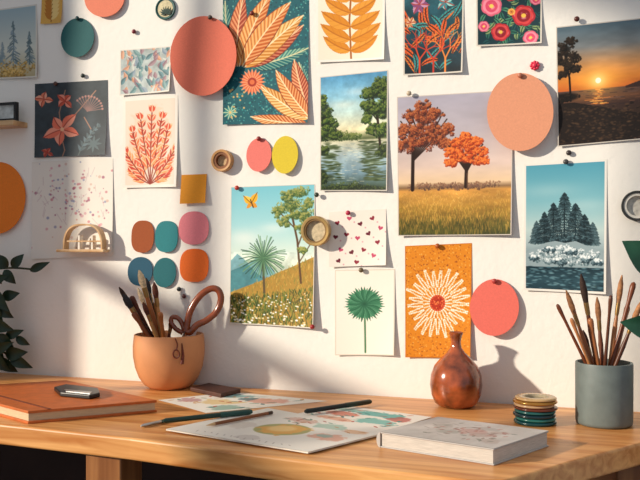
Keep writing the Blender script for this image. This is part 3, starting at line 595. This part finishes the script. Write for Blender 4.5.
# ================= DESK OBJECTS
def dl(prof,px,py,z=DZ):
    c=onz(px,py,z); s=depth(c)/F; return c,s,[(r*s,h*s) for r,h in prof]
def brush(base,tip,r,hc,bc,grp,lab,headL=.16,up=False):
    base=np.array(base);tip=np.array(tip); L=np.linalg.norm(tip-base); ax=(tip-base)/L; e=mkE('paintbrush',base,lab,'paintbrush',grp)
    h=1-headL; f=h-.09
    if up:
        mk('bristles',*lathe([(r*.2,0),(r,.05*L),(r*.9,.12*L)],base,ax,12),mat('br_'+bc.strip('#'),bc,.8,var=.3,scale=200),e,smooth=True)
        mk('ferrule',*lathe([(r*.9,.12*L),(r*.8,.2*L)],base,ax,12),mat('brass_ferrule','#a08050',.35,.8),e,smooth=True)
        mk('handle',*lathe([(r*.8,.2*L),(r*1.15,.35*L),(r*.85,.6*L),(r*.8,.85*L),(r*1.1,.93*L),(r*1.15,.965*L),(r*.9,.99*L),(r*.2,L)],base,ax,14),mat('bh_'+hc.strip('#'),hc,.35,var=.15),e,smooth=True,ang=70)
        return
    mk('handle',*lathe([(r*.35,0),(r*.6,.02*L),(r*.8,.3*L),(r*1.1,.6*L),(r*.75,f*L)],base,ax,12),mat('bh_'+hc.strip('#'),hc,.35,var=.15),e,smooth=True)
    mk('ferrule',*lathe([(r*.8,f*L),(r*.95,(f+.02)*L),(r*1.0,h*L)],base,ax,12),mat('brass_ferrule','#a08050',.35,.8),e,smooth=True)
    mk('bristles',*lathe([(r*.95,h*L),(r*1.35,(h+headL*.35)*L),(r*1.1,(h+headL*.7)*L),(r*.25,L)],base,ax,12),mat('br_'+bc.strip('#'),bc,.8,var=.3,scale=200),e,smooth=True)
# terracotta pot
c,s,_=dl([],169,387.5)
outer=[(15.5,0),(19.5,.8),(24.5,4),(29.5,11),(33.3,21),(35.3,32),(35.5,42),(34.8,50),(34.2,53.5),(32.4,53.8),(31.8,50),(31,38),(27,16),(18,6),(.5,5)]
pot=mkE('terracotta_pot',c,'rounded terracotta pot holding brushes and scissors','pot')
mterra=mat('terracotta','#d29060',.6,var=.06,scale=20,bump=.08)
mk('pot_body',*lathe([(r*s,h*s) for r,h in outer],c,n=64),mterra,pot,smooth=True,ang=60)
dp=depth(c)
def onpot(px,h):
    lat=(px-169)*s; R=36.*s; dd=math.sqrt(max(R*R-lat*lat,0)); return c+RT*lat-FW*dd+UP*h*s
mk('pendant',*join(tube(spline([onpot(181,53),onpot(183,47),onpot(182,42)],5),.0012,8),tube([onpot(182,42)+(-FW*.001)+RT*.006*math.cos(t)+UP*(.008*math.sin(t)-.008) for t in np.linspace(0,2*math.pi,17)[:-1]],.0014,8,closed=True),tube([onpot(187,48),onpot(188,36),onpot(187,28)],[.001,.003,.0035],8)),mat('oxblood','#6a2c1c',.5),pot,smooth=True)
tips=[(119,287,.0,6),(127,300,.02,8),(139,270,-.01,2),(147,289,.015,-4),(154,282,-.02,0),(133,312,-.02,10),(172,318,.0,-8),(160,312,-.03,4),(123,294,-.02,6),(143,302,-.03,7),(151,300,.03,-2),(131,296,.03,3),(138,288,-.03,5),(146,278,.03,-3),(156,302,.02,-5)]
cols=['#8a4a26','#6a3018','#a8622e','#3a2218','#b8824a']
for k,(x,y,dd,bx) in enumerate(tips):
    T=atd(x,y,dp+dd); B=c+RT*(-(x-169)*.10+bx*.6-2)*s+UP*8*s+FW*dd*.15
    brush(B,T,.0039+.0008*(k%3),cols[k%5],['#3a241a','#7a4a2c','#d8c09a','#2c2a2c','#5a2c1c'][k%5],'paintbrushes in the terracotta pot',['brown wooden paintbrush leaning in terracotta pot','dark wooden paintbrush leaning in terracotta pot'][k%2],up=(k in(1,5,7,11,14)))
scs=mkE('scissors',c+UP*.02,'brown leather-handled scissors standing in terracotta pot','scissors')
loop=[(186,331),(190,312),(199,297),(210,289),(218,290),(221,299),(217,311),(207,320),(197,325),(190,332)]
mleather=mat('brown_leather','#86401f',.22,var=.15,scale=60,bump=.1,spec=.7)
mk('handle',*tube(spline([atd(x,y,dp-.01) for x,y in loop+[loop[0]]],6),.0068,12),mleather,scs,smooth=True)
loop2=[(183,333),(176,329),(171,322),(173,317),(179,319),(183,326),(184,333)]
mk('handle',*tube(spline([atd(x,y,dp-.005) for x,y in loop2],6),.0048,12),mleather,scs,smooth=True)
mk('blade',*tube([atd(187,330,dp-.01),atd(178,350,dp-.004),c+UP*9*s+RT*.004],[.004,.004,.001],8),mat('steel','#b8b8b8',.3,1.),scs)
# vase
vp=[(13,0),(17,1),(21,4),(24.5,12),(26,22),(25,32),(21.5,41),(15,48.5),(9,54),(5.4,59),(4.6,65),(6,71),(7.4,74),(6.4,74.6),(4.5,72),(3.2,66),(3.2,60),(.4,58)]
c,s,P=dl(vp,456,406.5)
mglz=mat('russet_glaze','#984a26',.14,var=.55,scale=34,bump=.05,spec=.9)
mk('vase',*lathe(P,c,n=56),mglz,smooth=True,ang=70,label='glossy russet ceramic bottle vase with narrow neck',cat='vase')
# tape stack
c,s,_=dl([],535,423); z=DZ
for k,(r,h,col,lab,mt) in enumerate([(21,3.8,'#12484c','dark teal',0),(20,3.2,'#2f7a74','bright teal',0),(21,3.6,'#0e3038','dark navy',0),(20.3,3.,'#2a6a68','glossy teal',0),(21.5,3.,'#6a3220','brown',0),(20,3.,'#d8b48a','cream',0),(21.8,3,'#b8863c','gold',.5),(20.5,2.8,'#d8b078','pale tan',0)]):
    cc=np.array([c[0]+.0012*math.sin(k*2.1),c[1]+.0012*math.cos(k*1.7),z]); h*=s*1.02
    e=mkE('washi_tape_roll',cc,lab+' tape roll in a small stack','tape roll','stack of tape rolls on desk')
    mk('tape',*lathe([((r-1.6)*s,0.0002),((r-.2)*s,h*.25),((r)*s,h*.5),((r-.2)*s,h*.75),((r-1.6)*s,h),(13*s,h),(13*s,.0002)],cc,n=44,close=True),mat('tp_'+col.strip('#'),col,.22,mt,var=.1,spec=.6),e,smooth=True,ang=75)
    mk('core',*lathe([(13*s,.0004),(13*s,h*.98),(11*s,h*.98),(11*s,.0004)],cc,n=36,close=True),mat('tapecore','#d8c8a8',.7),e,smooth=True); z+=h+.0002
# grey cup
c,s,_=dl([],604,424); dp=depth(c)
cp=[(24,0),(27,1.5),(27.6,4),(27.8,60),(27.4,62),(25.6,62),(25.2,59),(24.8,6),(.5,5)]
mk('brush_cup',*lathe([(r*s,h*s) for r,h in cp],c,n=56),mat('grey_glaze','#6a7472',.5,var=.08,scale=50,bump=.1),smooth=True,ang=60,label='cylindrical grey-green ceramic cup holding paintbrushes',cat='cup')
t2=[(557,304,.0,4),(566,290,.02,2),(581,274,-.01,-2),(571,318,-.02,6),(597,297,.02,2),(590,318,-.01,3),(611,295,-.02,-4),(622,275,.01,2),(634,282,.0,-6),(600,335,.02,0),(642,300,-.02,-8),(628,305,.02,-3),(583,330,.02,5)]
for k,(x,y,dd,bx) in enumerate(t2):
    T=atd(x,y,dp+dd); B=c+RT*(-(x-604)*.12+bx*.4)*s+UP*9*s-FW*dd*.2
    brush(B,T,.0030+.0006*(k%3),['#7a4228','#a0623a','#5a3220','#b87a4c'][k%4],['#5a3424','#a8744c','#3a2820'][k%3],'paintbrushes in the grey cup',['reddish-brown paintbrush standing in grey cup','dark brown paintbrush standing in grey cup'][k%2],.2,up=(k in (0,3,5,6,8,11)))
# books
def book(name,topq,t,cover,pages,label,cat,z0=DZ,ct=.0022,inset=.004):
    Q=[onz(x,y,z0+t) for x,y in topq]; cen=sum(Q)/4
    e=mkE(name,[cen[0],cen[1],z0],label,cat); dn=np.array([0,0,1.])
    mk('front_cover',*prism([q-dn*ct for q in Q],(0,0,ct)),cover,e,bevel=.001)
    mk('back_cover',*prism([q-dn*t for q in Q],(0,0,ct)),cover,e,bevel=.001)
    ins=[q+(cen-q)/np.linalg.norm(cen-q)*inset for q in Q]
    mk('page_block',*prism([q-dn*(t-ct) for q in ins],(0,0,t-2*ct)),pages,e)
    return e,Q
mtan=mat('tan_leather','#c4662c',.5,var=.1,scale=60,bump=.25); mpage=mat('page_edges','#d0b894',.8,var=.12,scale=60,stretch=(1,1,40))
nb,NQ=book('leather_notebook',[(28,411),(157,400),(66,380),(-62,388)],.0215,mtan,mpage,'orange tan leather notebook lying closed on desk','notebook',ct=.0045)
mk('elastic_band',*prism([onz(48,409.3,DZ+.0216),onz(51,409,DZ+.0216),onz(-35,386.2,DZ+.0216),onz(-39,386.5,DZ+.0216)],(0,0,.0008)),mat('band','#7a3a1c',.6),nb)
zt=DZ+.0216
pk=mkE('pocket_case',onz(77,393,zt),'small black pocket case with silver trim','case')
mk('body',*prism([onz(x,y,zt+.0002) for x,y in [(54,391),(60,396.5),(90,399.5),(100,397),(98,392),(66,388)]],(0,0,.008)),mat('black_plastic','#1c1a1a',.35),pk,bevel=.002)
mk('silver_plate',*prism([onz(x,y,zt+.0083) for x,y in [(64,389.6),(66,391.5),(90,394),(92,392)]],(0,0,.0008)),mat('steel','#b8b8b8',.3,1.),pk)
cov=mat('white_cover','#b4afab',.5,var=.04)
tb=.0225
sb,SQ=book('sketchbook',[(380,432),(494,449),(549,431),(438,417)],tb,cov,mat('pages_grey','#c8c1b8',.8,var=.14,scale=60,stretch=(1,1,40)),'thick pale grey sketchbook with floral cover lying closed','sketchbook',inset=.003)
out=SQ[0]-SQ[1]; out/=np.linalg.norm(out); V=[];n=12
for end in (SQ[0],SQ[3]):
    for k in range(n+1):
        t=math.pi*k/n; V.append(end-UP*tb/2+out*math.sin(t)*.006+UP*math.cos(t)*tb/2)
Fs=[[k,k+1,n+2+k,n+1+k] for k in range(n)]+[list(range(n+1)),list(range(n+1,2*n+2))]+[[0,n,2*n+1,n+1]]
mk('spine',V,Fs,cov,sb,smooth=True)
a=Art(0,0,120,80,'#beb9b5',seed=31,res=1.8); a.mod(20,.05)
for x,y,rx,ry,c in [(64,36,16,12,'#b88e86'),(82,44,12,9,'#ab958e'),(50,48,12,7,'#989a94'),(92,30,10,7,'#b49e96'),(72,22,12,6,'#a09c98'),(30,30,12,9,'#a8a29c'),(100,60,10,8,'#a89890')]: a.wash(x,y,rx,ry,c,.6)
for k in range(46): x=a.g.uniform(22,104); y=a.g.uniform(14,66); t=a.g.uniform(0,6.28); a.leaf(x,y,x+8*math.cos(t),y+6*math.sin(t),3,['#98665f','#767a70','#b07e74','#887870'][k%4],al=.7)
for k in range(18): x=a.g.uniform(22,104); y=a.g.uniform(14,64); a.line([(x,y),(x+a.g.uniform(-9,9),y+a.g.uniform(-6,6))],.6,'#6a625c',.7)
o=sheet('cover_art',a,[SQ[3],SQ[2],SQ[1],SQ[0]],None,None,lambda u,v:.0006+0*u,None,(0,0,1))
o.parent=sb; o.location=WL[o]-WL[sb]
mk('wallet',*prism([onz(x,y,DZ+.009) -np.array([0,0,.0088]) for x,y in [(190,387),(221,393.5),(241,388.5),(209,382.5)]],(0,0,.0088)),mat('dark_brown_leather','#4a281c',.5,var=.2,scale=60),label='small dark brown leather wallet lying flat',cat='wallet',bevel=.002)
def dsheet(name,art,q,label,z,cat='painted sheet',group='painted sheets on the desk'):
    Q=[onz(x,y,DZ+z) for x,y in q]; return sheet(name,art,Q,label,cat,lambda u,v:.0+.0006*np.sin(u*3.1)**2,group,(0,0,1))
a=Art(0,0,100,90,'#ece5da',seed=40,res=1.8)
for x,y,rx,ry,c in [(24,22,18,12,'#6a9a9a'),(70,26,20,14,'#d8907a'),(50,55,22,14,'#dcb878'),(20,66,14,12,'#b8868a'),(80,68,15,13,'#7aa090'),(48,28,10,8,'#4a6a74')]: a.wash(x,y,rx,ry,c,.7)
for k in range(34): x=a.g.uniform(8,92); y=a.g.uniform(8,82); t=a.g.uniform(0,6.28); a.leaf(x,y,x+9*math.cos(t),y+9*math.sin(t),3,['#3f6a6c','#b8503c','#c8883c','#5a7a5c'][k%4],al=.8)
dsheet('painted_sheet',a,[(232,392),(328,401),(206,413),(158,400)],'white sheet with small multicoloured watercolour sketches',.0004)
a=Art(0,0,100,100,'#e9e2d8',seed=41,res=1.8)
for x,y,rx,ry,c in [(60,26,24,14,'#3f9a96'),(30,48,18,13,'#d0705c'),(72,62,20,15,'#5aa8a0'),(40,80,20,10,'#dc9a7c'),(84,36,12,12,'#b05048'),(22,22,14,10,'#8ab8ac')]: a.wash(x,y,rx,ry,c,.75)
for k in range(40): x=a.g.uniform(8,92); y=a.g.uniform(8,90); t=a.g.uniform(0,6.28); a.leaf(x,y,x+10*math.cos(t),y+8*math.sin(t),3,['#1f6a68','#a83c30','#2f8a80','#c8684a'][k%4],al=.8)
dsheet('painted_sheet',a,[(338,405),(432,417),(384,432),(290,415)],'white sheet with teal and red watercolour washes',.0010)
t=.0045
Q=[onz(x,y,DZ+t) for x,y in [(268,408),(392,431),(308,452),(166,429)]]
e=mkE('sketch_pad',[Q[0][0],Q[0][1],DZ],'open sketch pad painted with ochre colour circles','sketch pad')
e.location=(float(sum(q[0] for q in Q)/4),float(sum(q[1] for q in Q)/4),DZ+.0022); WL[e]=np.array(e.location)
mk('page_block',*prism([q-np.array([0,0,t-.0022]) for q in Q],(0,0,t-.0024)),mat('pages_white','#e9e2d6',.8),e)
a=Art(0,0,120,100,'#e8e2d9',seed=42,res=2)
a.ell(62,52,20,20,'#9c9a5c',0,.9,2); a.wash(62,52,17,17,'#dba04e',.9); a.ell(60,50,10,10,'#e4c488',0,.8,6); a.wash(100,52,13,12,'#d8937a',.7); a.wash(96,50,6,6,'#8fb0a8',.8); a.wash(30,60,12,11,'#d0c4ba',.6); a.wash(62,88,10,7,'#c0b4ae',.5)
a.wash(50,18,14,8,'#c8988a',.6); a.wash(82,20,14,9,'#8ab0a0',.65); a.wash(106,24,9,7,'#d89a6a',.6)
for k in range(14): a.line([(20+k*6,90),(22+k*6,93+a.g.uniform(-2,2))],.8,'#9a9088',.6)
for k in range(24): x=a.g.uniform(40,112); y=a.g.uniform(10,28); t_=a.g.uniform(0,6.28); a.leaf(x,y,x+7*math.cos(t_),y+5*math.sin(t_),2.2,['#a85a48','#4f8070','#b87848'][k%3],al=.7)
o=sheet('painted_page',a,Q,None,None,lambda u,v:.0002+.0*u,None,(0,0,1)); o.parent=e; o.location=WL[o]-WL[e]
# pens
def pen(name,p0,p1,z,r,parts,label,cat):
    a0=onz(*p0,DZ+z+r); a1=onz(*p1,DZ+z+r); ax=a1-a0; L=np.linalg.norm(ax); e=mkE(name,(a0+a1)/2-np.array([0,0,r]),label,cat)
    for pn,prof,m in parts: mk(pn,*lathe([(rr*r,hh*L) for rr,hh in prof],a0,ax,16),m,e,smooth=True)
mgreen=mat('dark_green_pen','#1e3a30',.3,var=.1); msil=mat('steel','#b8b8b8',.3,1.)
pen('marker_pen',(163,421),(252,411.5),.0056,.0042,[('barrel',[(.6,.0),(1,.03),(1,.62),(.97,.63)],mgreen),('cap',[(1.1,.63),(1.12,.65),(1.1,.97),(.7,1)],mat('teal_cap','#24504a',.3))],'dark green marker pen lying on sketch pad','pen')
pen('pen_nib_holder',(141,426),(169,420),.0005,.0030,[('barrel',[(.5,.0),(1,.1),(1,.7)],msil),('grip',[(1.05,.7),(1.0,1)],mat('black_plastic','#1c1a1a',.35))],'short silver mechanical pen lying on desk','pen')
pen('pencil',(206,425.5),(272,412.5),.0056,.0028,[('barrel',[(1,.12),(1,.93)],mat('pencil_brown','#8a5230',.4)),('pencil_tip',[(.1,0),(.35,.03),(1,.12)],mat('pencil_wood','#d8b080',.6)),('end_cap',[(1.05,.93),(1.05,1)],mat('pencil_end','#3a2418',.4))],'brown wooden pencil lying on sketch pad','pencil')
pen('marker_pen',(305,411.5),(371,401.5),.004,.0042,[('barrel',[(.6,.0),(1,.03),(1,.6)],mat('black_pen','#1d2826',.3)),('cap',[(1.1,.6),(1.12,.62),(1.1,.97),(.7,1)],mgreen)],'black capped marker pen lying on papers','pen')

# ================= PLANTS
def leafmesh(b,t,w,nrm=None):
    b=np.array(b);t=np.array(t); L=np.linalg.norm(t-b); d=(t-b)/L; nrm=-FW if nrm is None else np.array(nrm,float); sd=np.cross(d,nrm); sd/=np.linalg.norm(sd); nn=np.cross(sd,d); V=[];Fs=[]; n=10
    for k in range(n+1):
        u=k/n; h=w*.5*math.sin(math.pi*min(u**.75,1))+.0003; cc=b+d*L*u+nn*.12*L*math.sin(math.pi*u)
        V+=[cc-sd*h-nn*h*-.25,cc-sd*h*.5-nn*h*-.1,cc,cc+sd*h*.5+nn*h*.1,cc+sd*h+nn*h*.25]
    for k in range(n):
        for j in range(4): Fs.append([k*5+j,k*5+j+1,k*5+j+6,k*5+j+5])
    return V,Fs
mlf=mat('dark_leaf','#1a3220',.4,var=.35,scale=30); mlf2=mat('rubber_leaf','#1f4a36',.35,var=.3,scale=20); mst=mat('stem_green','#2c3820',.6)
def plant(name,base,label,potcol,potr,poth,stems,leaves,lm):
    e=mkE(name,base,label,'potted plant')
    mk('plant_pot',*lathe([(potr*.75,0),(potr*.8,.002),(potr,poth),(potr*.9,poth),(potr*.85,poth*.85),(.002,poth*.85)],base,n=40),mat('pp_'+potcol.strip('#'),potcol,.7),e,smooth=True)
    for st in stems: mk('stem',*tube(spline(st,6),[.0022]*((len(st)-1)*6+1),8),mst,e,smooth=True)
    for b,t,w in leaves: mk('leaf',*leafmesh(b,t,w),lm,e,smooth=True,recalc=False,ang=80)
b=np.array([-.98,-.14,DZ]); d=depth(b)
g=lambda x,y,k=0:atd(x,y,d+k)
top=b+UP*.07
plant('trailing_plant',b,'dark leafy green plant in clay pot on desk','#8a5a40',.06,.085,
  [[top,g(-45,310),g(-20,275),g(8,268),g(38,270)],[top,g(-50,330),g(-15,300),g(10,296)],[top,g(-35,345),g(-5,335),g(14,338)],[top,g(-30,355),g(0,352),g(18,358)],[top,g(-60,300),g(-30,250),g(-5,262)]],
  [(g(30,271),g(50,262),.018),(g(12,268),g(24,254),.022),(g(8,268),g(-4,254),.028),(g(4,270),g(16,284),.024),(g(-8,290),g(10,312,-.02),.030),(g(2,297),g(20,293),.024),(g(-12,300),g(4,326),.032),(g(-4,335),g(15,350),.034),(g(5,337),g(24,330),.020),(g(-15,318),g(6,306),.024),(g(-8,352),g(14,342,-.02),.026),(g(5,354),g(28,352,-.01),.030),(g(-12,352),g(10,371,-.01),.034),(g(10,356),g(33,368,-.01),.026),(g(-10,345),g(5,362),.032),
   (g(-10,282),g(8,276,-.01),.026),(g(-6,305),g(14,318),.026),(g(-10,322),g(14,330,-.01),.03),(g(-14,335),g(2,346,.01),.032),(g(-2,358),g(18,372,.01),.026),(g(16,337),g(30,345),.018),(g(-12,268),g(2,284,.01),.026),(g(-25,275),g(-12,300),.03),(g(-30,330),g(-10,350),.035),(g(-40,300),g(-20,320),.035)],mlf)
b=onz(716,428); d=depth(b)
top=b+UP*.1
plant('broad_leaf_plant',b,'broad dark green leafed plant in grey pot','#5a5f5c',.06,.11,
  [[top,g(690,320),g(662,268)],[top,g(690,350),g(660,330)],[top,g(720,300),g(700,230)]],
  [(g(664,272),g(622,241),.055),(g(662,330),g(620,322),.040),(g(664,268),g(655,215),.055),(g(700,235),g(690,180),.06),(g(690,310),g(643,284),.045),(g(720,300),g(760,260),.07)],mlf2)

# ================= LIGHT
sd=Vector((.78,.60,-.33)).normalized()
L=bpy.data.lights.new('sun','SUN'); L.energy=4.8; L.angle=math.radians(2.0); L.color=(1,.89,.73)
o=bpy.data.objects.new('sun',L); sc.collection.objects.link(o); o.rotation_euler=sd.to_track_quat('-Z','Y').to_euler(); o.location=(-3,-2,3)
w=bpy.data.worlds.new('world'); sc.world=w; w.use_nodes=True; bg=w.node_tree.nodes['Background']; bg.inputs[0].default_value=(.84,.90,1,1); bg.inputs[1].default_value=.45
cam=bpy.data.cameras.new('camera'); cam.lens=F/640*36; cam.sensor_width=36; cam.clip_start=.01
co=bpy.data.objects.new('camera',cam); sc.collection.objects.link(co); co.location=CAM; co.rotation_euler=(math.radians(90),0,YAW); sc.camera=co
